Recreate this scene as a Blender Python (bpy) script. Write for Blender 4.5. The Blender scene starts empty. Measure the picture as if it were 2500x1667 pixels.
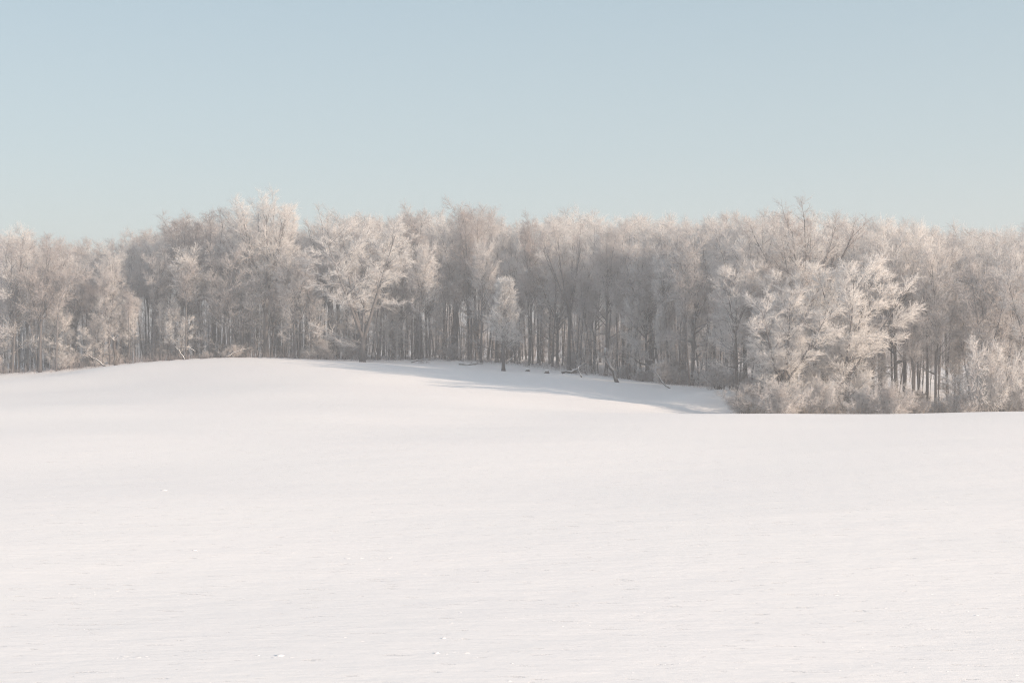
import bpy, math, random
import numpy as np

# ------------------------------------------------------------------ camera, sky, sun, exposure
scene = bpy.context.scene
COL = scene.collection
CAM_Z = 5.6
F = 3472.0                                   # focal length in photo pixels (50 mm on 36 mm, 2500 px)
cam_data = bpy.data.cameras.new('camera')
cam_data.lens = 50.0
cam_data.sensor_width = 36.0
cam_data.clip_start = 0.5
cam_data.clip_end = 9000.0
cam = bpy.data.objects.new('camera', cam_data)
COL.objects.link(cam)
cam.location = (0, 0, CAM_Z)
cam.rotation_euler = (math.radians(90), 0, 0)
scene.camera = cam

SUN_EL = math.radians(14.5)
SUN_DIR = np.array([0.87, -0.49, 0.0])       # horizontal direction towards the sun
SUN_DIR /= np.linalg.norm(SUN_DIR)
to_sun = np.array([SUN_DIR[0]*math.cos(SUN_EL), SUN_DIR[1]*math.cos(SUN_EL), math.sin(SUN_EL)])

world = bpy.data.worlds.new('World')
scene.world = world
world.use_nodes = True
wn, wl = world.node_tree.nodes, world.node_tree.links
wn.clear()
w_out = wn.new('ShaderNodeOutputWorld')
w_bg = wn.new('ShaderNodeBackground')
w_sky = wn.new('ShaderNodeTexSky')
w_sky.sky_type = 'NISHITA'
w_sky.sun_disc = False
w_sky.sun_elevation = SUN_EL
w_sky.sun_rotation = math.atan2(SUN_DIR[0], SUN_DIR[1])
w_sky.altitude = 200.0
w_sky.air_density = 1.0
w_sky.dust_density = 0.6
w_sky.ozone_density = 1.5
w_hsv = wn.new('ShaderNodeHueSaturation')
w_hsv.inputs['Saturation'].default_value = 0.7
w_hsv.inputs['Value'].default_value = 0.13
wl.new(w_sky.outputs['Color'], w_hsv.inputs['Color'])
# thin high winter veil: paler towards the horizon, the same all round
w_tc = wn.new('ShaderNodeTexCoord')
w_sep = wn.new('ShaderNodeSeparateXYZ')
w_ramp = wn.new('ShaderNodeValToRGB')
wl.new(w_tc.outputs['Generated'], w_sep.inputs['Vector'])
wl.new(w_sep.outputs['Z'], w_ramp.inputs['Fac'])
SKY = [(0.0, (.50, .545, .535)), (0.07, (.49, .55, .55)), (0.13, (.415, .50, .525)), (0.24, (.335, .435, .49)), (0.5, (.385, .455, .52)), (1.0, (.395, .46, .525))]
els = w_ramp.color_ramp.elements
while len(els) < len(SKY): els.new(0.5)
for e, (p, c) in zip(els, SKY):
    e.position = p; e.color = (*c, 1)
w_mix = wn.new('ShaderNodeMix'); w_mix.data_type = 'RGBA'
w_mix.inputs['Factor'].default_value = 0.80
wl.new(w_hsv.outputs['Color'], w_mix.inputs['A'])
wl.new(w_ramp.outputs['Color'], w_mix.inputs['B'])
w_gain = wn.new('ShaderNodeMix'); w_gain.data_type = 'RGBA'; w_gain.blend_type = 'MULTIPLY'; w_gain.clamp_result = False
w_gain.inputs['Factor'].default_value = 1.0
w_gain.inputs['B'].default_value = (10, 10, 10, 1)
wl.new(w_mix.outputs['Result'], w_gain.inputs['A'])
w_bg.inputs['Strength'].default_value = 0.088
wl.new(w_gain.outputs['Result'], w_bg.inputs['Color'])
wl.new(w_bg.outputs['Background'], w_out.inputs['Surface'])

sun_data = bpy.data.lights.new('sun', 'SUN')
sun_data.energy = 4.8
sun_data.angle = math.radians(0.5)
sun_data.color = (1.0, 0.82, 0.65)
sun = bpy.data.objects.new('sun', sun_data)
COL.objects.link(sun)
import mathutils
sun.rotation_euler = mathutils.Vector(to_sun).to_track_quat('Z', 'Y').to_euler()
sun.location = (60, -60, 60)

vs = scene.view_settings
vs.view_transform = 'Standard'
vs.look = 'None'
vs.exposure = 0.66
vs.gamma = 1.0
scene.cycles.max_bounces = 14
scene.cycles.diffuse_bounces = 14
scene.cycles.transmission_bounces = 14
scene.cycles.use_denoising = True
scene.cycles.denoiser = 'OPENIMAGEDENOISE'
scene.cycles.denoising_input_passes = 'RGB_ALBEDO_NORMAL'
scene.cycles.denoising_prefilter = 'NONE'
scene.cycles.use_adaptive_sampling = False
scene.cycles.pixel_filter_type = 'BLACKMAN_HARRIS'
scene.cycles.filter_width = 1.15

rng = np.random.default_rng(11)
random.seed(5)

# ------------------------------------------------------------------ materials
def new_mat(name):
    m = bpy.data.materials.new(name)
    m.use_nodes = True
    nt = m.node_tree
    nt.nodes.clear()
    return m, nt.nodes, nt.links

def mat_snow():
    m, n, l = new_mat('snow')
    out = n.new('ShaderNodeOutputMaterial')
    b = n.new('ShaderNodeBsdfPrincipled')
    geo = n.new('ShaderNodeNewGeometry')
    mp = n.new('ShaderNodeMapping')
    mp.inputs['Scale'].default_value = (0.35, 1.0, 1.0)
    l.new(geo.outputs['Position'], mp.inputs['Vector'])
    nz = n.new('ShaderNodeTexNoise')
    nz.inputs['Scale'].default_value = 0.05
    nz.inputs['Detail'].default_value = 3
    l.new(geo.outputs['Position'], nz.inputs['Vector'])
    mx = n.new('ShaderNodeMix')
    mx.data_type = 'RGBA'
    mx.inputs['A'].default_value = (0.905, 0.87, 0.85, 1)
    mx.inputs['B'].default_value = (0.925, 0.872, 0.86, 1)
    l.new(nz.outputs['Fac'], mx.inputs['Factor'])
    l.new(mx.outputs['Result'], b.inputs['Base Color'])
    b.inputs['Roughness'].default_value = 0.75
    b.inputs['Specular IOR Level'].default_value = 0.15
    # wind crust relief: two stretched noises
    n1 = n.new('ShaderNodeTexNoise')
    n1.inputs['Scale'].default_value = 3.0
    n1.inputs['Detail'].default_value = 6
    n1.inputs['Roughness'].default_value = 0.62
    l.new(mp.outputs['Vector'], n1.inputs['Vector'])
    n2 = n.new('ShaderNodeTexNoise')
    n2.inputs['Scale'].default_value = 22.0
    n2.inputs['Detail'].default_value = 3
    l.new(mp.outputs['Vector'], n2.inputs['Vector'])
    n3 = n.new('ShaderNodeTexNoise')
    n3.inputs['Scale'].default_value = 2.6
    n3.inputs['Detail'].default_value = 5
    n3.inputs['Roughness'].default_value = 0.7
    mp3 = n.new('ShaderNodeMapping'); mp3.inputs['Scale'].default_value = (0.5, 1.6, 1.0)
    l.new(geo.outputs['Position'], mp3.inputs['Vector']); l.new(mp3.outputs['Vector'], n3.inputs['Vector'])
    r3 = n.new('ShaderNodeMapRange')
    r3.inputs['From Min'].default_value = 0.62; r3.inputs['From Max'].default_value = 0.70
    l.new(n3.outputs['Fac'], r3.inputs['Value'])
    b3 = n.new('ShaderNodeBump'); b3.invert = True
    b3.inputs['Strength'].default_value = 0.65; b3.inputs['Distance'].default_value = 0.035
    l.new(r3.outputs['Result'], b3.inputs['Height'])
    b1 = n.new('ShaderNodeBump')
    l.new(b3.outputs['Normal'], b1.inputs['Normal'])
    b1.inputs['Strength'].default_value = 0.5
    b1.inputs['Distance'].default_value = 0.05
    l.new(n1.outputs['Fac'], b1.inputs['Height'])
    b2 = n.new('ShaderNodeBump')
    b2.inputs['Strength'].default_value = 0.25
    b2.inputs['Distance'].default_value = 0.012
    l.new(n2.outputs['Fac'], b2.inputs['Height'])
    l.new(b1.outputs['Normal'], b2.inputs['Normal'])
    l.new(b2.outputs['Normal'], b.inputs['Normal'])
    l.new(b.outputs['BSDF'], out.inputs['Surface'])
    return m

def mat_wood(name, bark_a, bark_b, frost_col, top_frost, twig):
    """bark with frost; vertex attribute 'rime' rises towards the twig tips,
    the object property 'frost' says how frosted the whole tree is"""
    m, n, l = new_mat(name)
    out = n.new('ShaderNodeOutputMaterial')
    geo = n.new('ShaderNodeNewGeometry')
    tc = n.new('ShaderNodeTexCoord')
    oi = n.new('ShaderNodeObjectInfo')
    nz = n.new('ShaderNodeTexNoise')
    nz.inputs['Scale'].default_value = 1.4
    nz.inputs['Detail'].default_value = 4
    l.new(tc.outputs['Object'], nz.inputs['Vector'])
    bark = n.new('ShaderNodeMix'); bark.data_type = 'RGBA'
    bark.inputs['A'].default_value = (*bark_a, 1)
    bark.inputs['B'].default_value = (*bark_b, 1)
    l.new(nz.outputs['Fac'], bark.inputs['Factor'])
    fr = n.new('ShaderNodeAttribute'); fr.attribute_type = 'OBJECT'; fr.attribute_name = 'frost'
    ri = n.new('ShaderNodeAttribute'); ri.attribute_type = 'GEOMETRY'; ri.attribute_name = 'rime'
    fac = n.new('ShaderNodeMath'); fac.operation = 'MULTIPLY'
    l.new(fr.outputs['Fac'], fac.inputs[0])
    l.new(ri.outputs['Fac'], fac.inputs[1])
    # patchy: some sprays carry more frost
    pn = n.new('ShaderNodeTexNoise'); pn.inputs['Scale'].default_value = 0.55; pn.inputs['Detail'].default_value = 2
    l.new(tc.outputs['Object'], pn.inputs['Vector'])
    pr = n.new('ShaderNodeMapRange')
    pr.inputs['From Min'].default_value = 0.3; pr.inputs['From Max'].default_value = 0.7
    pr.inputs['To Min'].default_value = 0.82; pr.inputs['To Max'].default_value = 1.15
    l.new(pn.outputs['Fac'], pr.inputs['Value'])
    f2 = n.new('ShaderNodeMath'); f2.operation = 'MULTIPLY'
    l.new(fac.outputs[0], f2.inputs[0]); l.new(pr.outputs['Result'], f2.inputs[1])
    # frost lying on upper faces
    sx = n.new('ShaderNodeSeparateXYZ')
    l.new(geo.outputs['Normal'], sx.inputs['Vector'])
    up = n.new('ShaderNodeMapRange')
    up.inputs['From Min'].default_value = 0.25; up.inputs['From Max'].default_value = 0.75
    up.inputs['To Min'].default_value = 0.0; up.inputs['To Max'].default_value = top_frost
    l.new(sx.outputs['Z'], up.inputs['Value'])
    f3 = n.new('ShaderNodeMath'); f3.operation = 'MAXIMUM'; f3.use_clamp = True
    l.new(f2.outputs[0], f3.inputs[0]); l.new(up.outputs['Result'], f3.inputs[1])
    colm = n.new('ShaderNodeMix'); colm.data_type = 'RGBA'
    l.new(f3.outputs[0], colm.inputs['Factor'])
    l.new(bark.outputs['Result'], colm.inputs['A'])
    colm.inputs['B'].default_value = (*frost_col, 1)
    d = n.new('ShaderNodeBsdfDiffuse')
    l.new(colm.outputs['Result'], d.inputs['Color'])
    if twig:
        t = n.new('ShaderNodeBsdfTranslucent')
        l.new(colm.outputs['Result'], t.inputs['Color'])
        ms = n.new('ShaderNodeMixShader'); ms.inputs['Fac'].default_value = 0.45
        l.new(d.outputs[0], ms.inputs[1]); l.new(t.outputs[0], ms.inputs[2])
        l.new(ms.outputs[0], out.inputs['Surface'])
    else:
        l.new(d.outputs[0], out.inputs['Surface'])
    return m

M_SNOW = mat_snow()
M_BARK = mat_wood('bark', (0.065, 0.06, 0.062), (0.15, 0.132, 0.128), (0.80, 0.79, 0.80), 0.30, False)
M_TWIG = mat_wood('frosted_twig', (0.30, 0.22, 0.215), (0.38, 0.29, 0.275), (0.94, 0.915, 0.90), 0.0, True)
M_LOG = mat_wood('snowy_log', (0.07, 0.062, 0.06), (0.13, 0.11, 0.10), (0.88, 0.88, 0.88), .6, False)
M_STALK = mat_wood('dry_stalk', (0.30, 0.20, 0.12), (0.42, 0.31, 0.20), (0.84, 0.80, 0.76), 0.0, True)

# ------------------------------------------------------------------ terrain
def W(px, py, d):
    """photo pixel at a depth, as a world point (used to survey the ground)"""
    return ((px-1250.0)/F*d, d, CAM_Z-d*(py-833.5)/F)

_cp = [W(*q) for q in [
    # the left and middle of the field, rising to the snowy hump
    (0, 980, 130), (400, 965, 130), (800, 958, 130), (1100, 968, 130), (1280, 985, 130),
    (0, 950, 155), (300, 940, 155), (600, 922, 155), (850, 920, 155), (1050, 935, 155),
    (0, 926, 178), (120, 918, 182), (250, 899, 182), (400, 886, 184), (600, 879, 184), (800, 884, 186),
    (0, 919, 192), (120, 914, 194), (250, 896, 193), (400, 883, 194), (600, 876, 195), (760, 880, 197), (900, 886, 197),
    (1050, 887, 200), (1000, 900, 180), (1150, 892, 194), (1230, 903, 186), (1330, 912, 182), (1380, 914, 180),
    (1440, 922, 176), (1500, 934, 170), (1560, 955, 160), (1640, 968, 152), (1700, 962, 150), (1790, 953, 152), (1850, 960, 152),
    (1250, 930, 165), (1350, 950, 152), (1480, 975, 143), (1600, 992, 140), (1700, 1000, 142), (1320, 985, 135), (1450, 1000, 128),
    # behind the hump and in the wood
    (0, 918, 215), (250, 898, 215), (500, 882, 215), (800, 880, 215), (1050, 882, 220), (1250, 890, 215), (1450, 905, 200), (1600, 930, 185),
    (0, 905, 260), (500, 880, 260), (1000, 872, 260), (1500, 880, 260), (2000, 900, 230), (2500, 905, 230),
]]
_cp += [  # flat field in front and the sharp fall behind its right-hand edge (x, y, z)
    (-60, 20, 0), (0, 20, 0), (60, 20, 0), (-60, 60, .1), (0, 60, .05), (60, 60, .05), (-80, 100, .5), (-40, 100, .6), (-15, 100, .45),
    (0, 92, .16), (0, 104, .12), (10, 100, .12), (20, 100, .1), (40, 100, .1), (60, 100, .12), (90, 100, .1),
    (10, 111, .0), (20, 111, .0), (40, 111, .08), (60, 111, .1), (90, 111, .1),
    (14, 124, -.75), (24, 124, -.95), (40, 124, -.9), (60, 124, -.9), (90, 124, -.9),
    (28, 140, -2.0), (40, 140, -2.3), (60, 140, -2.3), (90, 140, -2.3), (55, 170, -1.6), (90, 170, -1.8), (40, 165, -.6),
    (-120, 20, 0), (120, 20, 0), (-120, 100, .2), (-120, 160, .3), (-120, 220, .5), (120, 100, .1), (140, 170, -1.8), (120, 260, 0), (-120, 300, 1),
    (0, 330, 2), (-60, 0, 0), (60, 0, 0), (0, -20, 0),
]
_cp = np.array(_cp)
def _phi(r):
    return np.sqrt(r*r+16.0)
_d = np.linalg.norm(_cp[:, None, :2]-_cp[None, :, :2], axis=2)
_n = len(_cp)
_A = np.zeros((_n+1, _n+1))
_A[:_n, :_n] = -_phi(_d)+np.eye(_n)*-0.15
_A[:_n, _n] = 1
_A[_n, :_n] = 1
_w = np.linalg.solve(_A, np.append(_cp[:, 2], 0))

def sstep(a, b, v):
    t = np.clip((v-a)/(b-a), 0, 1)
    return t*t*(3-2*t)

_nphase = np.random.default_rng(3)
_waves = []
for lam, amp, k in ((26, .10, 5), (9, .022, 7), (3.6, .007, 8), (1.5, .004, 10)):
    for i in range(k):
        a = _nphase.normal(math.pi/2, 0.55)           # crests run mostly across the view
        kk = 2*math.pi/(lam*_nphase.uniform(.7, 1.4))
        _waves.append((math.cos(a)*kk, math.sin(a)*kk, _nphase.uniform(0, 6.28), amp*_nphase.uniform(.5, 1)/math.sqrt(k)))

_rough = [(_nphase.normal(0, 1.6), _nphase.normal(0, 1.6), _nphase.uniform(0, 6.28), .09) for i in range(6)]

def ground(x, y, fine=True):
    x = np.atleast_1d(np.asarray(x, float)); y = np.atleast_1d(np.asarray(y, float))
    z = np.full(x.shape, _w[_n])
    for i in range(_n):
        z = z-_w[i]*_phi(np.hypot(x-_cp[i, 0], y-_cp[i, 1]))
    far = np.clip(np.maximum(np.maximum(sstep(280, 360, y), sstep(110, 190, np.abs(x))), 1-sstep(-30, 10, y)), 0, 1)
    z = z*(1-far)+far*np.where(y > 150, 1.0, 0.0)
    if fine:
        wd = sstep(196, 206, y+.10*np.abs(x)*0)*(1-far)
        for kx, ky, ph, am in _rough:
            z = z+am*np.abs(np.sin(kx*x+ky*y+ph))*wd
        for kx, ky, ph, am in _waves:
            z = z+am*np.sin(kx*x+ky*y+ph)*(1-far)
    return z

def gz(x, y):
    return float(ground(x, y)[0])

def link(name, me, mat, parent=None):
    o = bpy.data.objects.new(name, me)
    COL.objects.link(o)
    if mat is not None and not me.materials:
        me.materials.append(mat)
    if parent is not None:
        o.parent = parent
    return o

def mesh_from(name, V, faces4=None, faces3=None, rime=None, smooth=False):
    """fast mesh from numpy arrays"""
    me = bpy.data.meshes.new(name)
    n4 = 0 if faces4 is None else len(faces4)
    n3 = 0 if faces3 is None else len(faces3)
    me.vertices.add(len(V))
    me.vertices.foreach_set('co', np.ascontiguousarray(V, dtype=np.float32).ravel())
    loops = []
    if n4: loops.append(np.asarray(faces4, np.int32).ravel())
    if n3: loops.append(np.asarray(faces3, np.int32).ravel())
    loops = np.concatenate(loops)
    me.loops.add(len(loops))
    me.loops.foreach_set('vertex_index', loops)
    me.polygons.add(n4+n3)
    starts = np.concatenate([np.arange(n4)*4, n4*4+np.arange(n3)*3]).astype(np.int32)
    me.polygons.foreach_set('loop_start', starts)
    if smooth:
        me.polygons.foreach_set('use_smooth', np.ones(n4+n3, bool))
    me.update(calc_edges=True)
    if rime is not None:
        a = me.attributes.new('rime', 'FLOAT', 'POINT')
        a.data.foreach_set('value', np.ascontiguousarray(rime, dtype=np.float32))
    return me

# one sheet: finer rows near, coarser far
ys = [-60, -30, -10, 0, 8, 14]
v = 17.0
while v < 330:
    ys.append(v); v *= 1.0075 if v < 260 else 1.03
ys += [360, 420, 520, 700, 1000, 1500, 2500, 4500]
ys = np.array(ys)
us = np.concatenate([[-4000, -1500, -600, -300, -200, -150], np.linspace(-120, 120, 520), [150, 200, 300, 600, 1500, 4000]])
GX = np.zeros((len(ys), len(us))); GY = np.zeros_like(GX)
for i, yy in enumerate(ys):
    k = np.clip(yy/200.0, 0.16, 1.0)
    core = np.abs(us) <= 120
    row = us.copy()
    row[core] = us[core]*k
    # keep the outer columns spread evenly beyond the core
    GX[i] = row; GY[i] = yy
GZ = ground(GX.ravel(), GY.ravel())
NV, NU = GX.shape
idx = np.arange(NV*NU).reshape(NV, NU)
q = np.stack([idx[:-1, :-1], idx[:-1, 1:], idx[1:, 1:], idx[1:, :-1]], -1).reshape(-1, 4)
me = mesh_from('snow_ground', np.stack([GX.ravel(), GY.ravel(), GZ], -1), q, smooth=True)
g = link('ground', me, M_SNOW)
g['kind'] = 'structure'
g['label'] = 'snow-covered field rising to a low hump before the wood'

# ------------------------------------------------------------------ tree building
def unit(v):
    return v/np.maximum(np.linalg.norm(v, axis=-1, keepdims=True), 1e-9)

UP = np.array([0, 0, 1.0])

def march(start, d, L, segs, up, wig, r, drift=None):
    N = len(start)
    P = np.zeros((N, segs+1, 3)); P[:, 0] = start
    d = unit(d)
    step = (L/segs)[:, None]
    for s in range(segs):
        P[:, s+1] = P[:, s]+d*step
        d = d+up*UP/segs+r.normal(0, wig, (N, 3))/math.sqrt(segs)
        if drift is not None:
            d = d+drift/segs
        d = unit(d)
    return P

def at(P, R, pi, t):
    S = P.shape[1]-1
    f = np.clip(t, 0, 0.9999)*S
    i = f.astype(int); w = (f-i)[:, None]
    a, b = P[pi, i], P[pi, i+1]
    return a*(1-w)+b*w, unit(b-a), R[pi, i]*(1-w[:, 0])+R[pi, i+1]*w[:, 0]

def children(P, R, n, t0, t1, angle, ajit, flat, r, tpow=1.0):
    """attachment points and directions of n shoots on every branch"""
    N = len(P)
    pi = np.repeat(np.arange(N), n)
    k = np.tile(np.arange(n), N)
    t = t0+(t1-t0)*((k+r.uniform(0, 1, N*n))/n)**tpow
    pos, tan, rad = at(P, R, pi, t)
    side = np.cross(tan, UP)
    bad = np.linalg.norm(side, axis=1) < 0.15
    side[bad] = r.normal(0, 1, (bad.sum(), 3))
    side = unit(side-tan*np.sum(side*tan, 1, keepdims=True))
    b = np.cross(side, tan)
    ph = k*2.39996+r.uniform(0, 6.28, N)[pi]+r.normal(0, .5, N*n)
    lat = unit(np.cos(ph)[:, None]*side+np.sin(ph)[:, None]*b*np.asarray(flat))
    ang = (angle(t) if callable(angle) else angle)+r.normal(0, ajit, N*n)
    d = np.cos(ang)[:, None]*tan+np.sin(ang)[:, None]*lat
    return pi, t, pos, d, rad

class Geo:
    def __init__(self):
        self.V, self.Q, self.T, self.A, self.n = [], [], [], [], 0
    def tubes(self, P, R, sides, rime0, rime1):
        N, S1, _ = P.shape
        if N == 0: return
        ax = unit(P[:, -1]-P[:, 0])
        ref = np.where(np.abs(ax[:, 2:3]) > .9, np.array([[1., 0, 0]]), np.array([[0, 0, 1.]]))
        u = unit(np.cross(ax, ref)); w = np.cross(ax, u)
        th = np.arange(sides)/sides*2*math.pi
        ring = np.cos(th)[None, :, None]*u[:, None]+np.sin(th)[None, :, None]*w[:, None]     # N,sides,3
        V = P[:, :, None]+R[:, :, None, None]*ring[:, None]
        base = self.n+(np.arange(N)*S1*sides)[:, None, None]
        s = np.arange(S1-1)[None, :, None]; k = np.arange(sides)[None, None, :]
        a = base+s*sides+k; b_ = base+s*sides+(k+1) % sides
        self.Q.append(np.stack([a, b_, b_+sides, a+sides], -1).reshape(-1, 4))
        self.V.append(V.reshape(-1, 3))
        rm = np.linspace(rime0, rime1, S1)
        self.A.append(np.broadcast_to(rm[None, :, None], (N, S1, sides)).ravel())
        self.n += N*S1*sides
    def spikes(self, p0, p1, r0, rime0, rime1):
        N = len(p0)
        ax = unit(p1-p0)
        ref = np.where(np.abs(ax[:, 2:3]) > .9, np.array([[1., 0, 0]]), np.array([[0, 0, 1.]]))
        u = unit(np.cross(ax, ref)); w = np.cross(ax, u)
        V = np.zeros((N, 4, 3))
        for k in range(3):
            th = k*2*math.pi/3
            V[:, k] = p0+r0[:, None]*(math.cos(th)*u+math.sin(th)*w)
        V[:, 3] = p1
        b = self.n+np.arange(N)*4
        for k in range(3):
            self.T.append(np.stack([b+k, b+(k+1) % 3, b+3], -1))
        self.V.append(V.reshape(-1, 3))
        self.A.append(np.tile([rime0, rime0, rime0, rime1], N))
        self.n += N*4
    def mesh(self, name, smooth=True):
        return mesh_from(name, np.concatenate(self.V), np.concatenate(self.Q) if self.Q else None,
                         np.concatenate(self.T) if self.T else None, np.concatenate(self.A), smooth)

def taper(N, S, r0, r1, power=1.0):
    t = np.linspace(0, 1, S+1)**power
    return np.asarray(r0).reshape(-1, 1)*(1-t)+np.asarray(r1).reshape(-1, 1)*t

def make_tree(seed, H=20., r0=.24, lean=.03, wig=.05, forks=0, fork_t=.35, fork_ang=.45, fork_up=.55, fork_len=.62,
              limbs=30, bare=.35, shape=None, limb_up=.35, ang_lo=1.15, ang_hi=.45, branches=9, b_len=.42, b_flat=.5,
              lets=8, let_len=1.15, twigs=6, twig_len=.5, twig_r=.0105, let_r=.011, droop=.0, b_up=.1, low=0, fl=8, ft0=.12):
    r = np.random.default_rng(seed)
    S0 = 12
    trunk_len = H*(fork_t+.12 if forks else 0.97)
    d0 = np.array([[r.normal(0, lean), r.normal(0, lean), 1.]])
    T = march(np.zeros((1, 3))-np.array([[0, 0, .25]]), d0, np.array([trunk_len+.25]), S0, .08, wig, r)
    endr = r0*.55 if forks else r0*.12
    TR = taper(1, S0, [r0], [endr], .85)
    TR[0, 0] *= 1.35
    stems = [(T, TR)]
    if forks:
        t = np.sort(r.uniform(fork_t*.75, fork_t*1.15, forks))*H/trunk_len
        t = np.clip(t, 0, .97)
        pi = np.zeros(forks, int)
        pos, tan, rad = at(T, TR, pi, t)
        ph = np.arange(forks)*2.39996+r.uniform(0, 6)+r.normal(0, .2, forks)
        ang = fork_ang*1.15*np.sqrt((np.arange(forks)+.5)/forks)*r.uniform(.88, 1.12, forks)
        d = np.stack([np.cos(ph)*np.sin(ang), np.sin(ph)*np.sin(ang), np.cos(ang)], -1)
        Lf = H*fork_len*r.uniform(.85, 1.05, forks)
        # end near the crown top
        Lf = np.minimum(Lf, (H*(r.uniform(.96, 1.0, forks)-.10*(ang/max(fork_ang, .01))**2)-pos[:, 2])/np.maximum(np.cos(ang*.75), .5))
        P = march(pos, d, Lf, S0, fork_up, wig*1.5, r)
        stems.append((P, taper(forks, S0, rad*.82, np.full(forks, r0*.10), .9)))
    TR[0, -1] *= .08
    trunk_geo, crown_geo = Geo(), Geo()
    for P, R in stems:
        trunk_geo.tubes(P, R, 8, 0.0, .12)
    # limbs
    if shape is None:
        shape = lambda h: .26*np.sqrt(np.clip(1-((h-.58)/.45)**2, 0.02, 1))
    allP, allR = [], []
    for j, (P, R) in enumerate(stems):
        n = fl if j else (int(limbs*.35) if forks else limbs)
        tmin = bare*H/trunk_len if j == 0 else ft0
        if tmin > .95: continue
        pi, t, pos, d, rad = children(P, R, n, min(tmin, .9), .985, lambda t: ang_lo+(ang_hi-ang_lo)*t, .14, 1.0, r, .85)
        h = pos[:, 2]/H
        L = H*shape(h)*r.uniform(.65, 1.15, len(pos))*(1 if j == 0 else .72)
        L = np.maximum(L, .6)
        LP = march(pos, d, L, 7, limb_up, .10, r)
        allP.append(LP); allR.append(taper(len(pos), 7, np.minimum(rad*.7, .018+.021*L), np.full(len(pos), .012), .8))
    if low:      # a few long low boughs
        pi, t, pos, d, rad = children(T, TR, low, .22, .5, 1.35, .15, 1.0, r)
        L = H*.30*r.uniform(.7, 1.2, low)
        LP = march(pos, d, L, 7, .05, .16, r)
        allP.append(LP); allR.append(taper(low, 7, np.minimum(rad*.6, .012+.02*L), np.full(low, .012), .8))
    LP = np.concatenate(allP); LR = np.concatenate(allR)
    trunk_geo.tubes(LP, LR, 5, .0, .35)
    Llen = np.linalg.norm(np.diff(LP, axis=1), axis=2).sum(1)
    # branches
    pi, t, pos, d, rad = children(LP, LR, branches, .15, 1.0, .85, .2, b_flat, r)
    L = np.maximum(Llen[pi]*b_len*(1.15-.75*t)*r.uniform(.6, 1.25, len(pi)), .45)
    BP = march(pos, d, L, 4, b_up-droop, .12, r)
    BR = taper(len(pi), 4, np.minimum(rad*.7, .010+.010*L), np.full(len(pi), .008))
    crown_geo.tubes(BP, BR, 3, .40, .95)
    # leading shoots of the stems also carry branchlets
    BP2 = LP[:, 3::2]                                       # outer half of the limbs: 3 points
    BP2 = np.concatenate([LP[:, 3:4], LP[:, 4:5], LP[:, 5:6], LP[:, 6:7], LP[:, 7:8]], 1)
    pool = np.concatenate([BP, BP2]); poolR = np.concatenate([BR, np.full((len(BP2), 5), .012)])
    pi, t, pos, d, rad = children(pool, poolR, lets, .12, 1.0, .55, .18, .65, r)
    L = let_len*(1.1-.45*t)*r.uniform(.5, 1.3, len(pi))
    CP = march(pos, d, L, 2, .12-droop, .14, r)
    CR = taper(len(pi), 2, np.full(len(pi), let_r), np.full(len(pi), let_r*.75))
    crown_geo.tubes(CP, CR, 3, .88, 1.0)
    pi, t, pos, d, rad = children(CP, CR, twigs, .1, 1.0, .55, .25, 1.0, r)
    L = twig_len*r.uniform(.5, 1.4, len(pi))
    crown_geo.spikes(pos, pos+d*L[:, None]+np.array([0, 0, .04]), np.full(len(pi), twig_r), .95, 1.0)
    return trunk_geo.mesh('trunk'), crown_geo.mesh('crown', False), float(np.percentile(np.concatenate(crown_geo.V)[:, 2], 98.8))

def make_shrub(seed, H=3.5, stems=22, spread=.7, lets=9, twigs=7, twig_r=.009, twig_len=.36):
    r = np.random.default_rng(seed)
    ph = r.uniform(0, 6.28, stems); a = np.abs(r.normal(0, spread*.6, stems))
    d = np.stack([np.cos(ph)*np.sin(a), np.sin(ph)*np.sin(a), np.cos(a)], -1)
    st = np.stack([np.cos(ph)*r.uniform(0, .35, stems), np.sin(ph)*r.uniform(0, .35, stems), np.full(stems, -.15)], -1)
    L = H*r.uniform(.6, 1.08, stems)
    P = march(st, d, L, 7, .05, .3, r)
    R = taper(stems, 7, .02+.006*L, np.full(stems, .008))
    g1, g2 = Geo(), Geo()
    g1.tubes(P, R, 4, .05, .5)
    pi, t, pos, dd, rad = children(P, R, 9, .2, 1, .75, .2, .9, r)
    L2 = L[pi]*.34*(1.2-.7*t)*r.uniform(.5, 1.3, len(pi))
    B = march(pos, dd, L2, 3, .2, .25, r)
    BR = taper(len(pi), 3, np.full(len(pi), .012), np.full(len(pi), .008))
    g2.tubes(B, BR, 3, .45, .95)
    pi, t, pos, dd, rad = children(B, BR, lets, .1, 1, .75, .25, 1., r)
    L3 = .45*r.uniform(.5, 1.3, len(pi))
    C = march(pos, dd, L3, 1, .1, .2, r)
    g2.tubes(C, taper(len(pi), 1, np.full(len(pi), .009), np.full(len(pi), .007)), 3, .75, 1.)
    pi, t, pos, dd, rad = children(C, np.full((len(C), 2), .01), twigs, .1, 1, .7, .3, 1., r)
    L4 = twig_len*r.uniform(.5, 1.4, len(pi))
    g2.spikes(pos, pos+dd*L4[:, None], np.full(len(pi), twig_r), .95, 1.)
    return g1.mesh('stems'), g2.mesh('crown', False), H

def ell(w, c, h):
    return lambda x: w*np.sqrt(np.clip(1-((x-c)/h)**2, .03, 1))

PROTO = {}
def proto(key, fn, **kw):
    PROTO[key] = fn(**kw)
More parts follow.
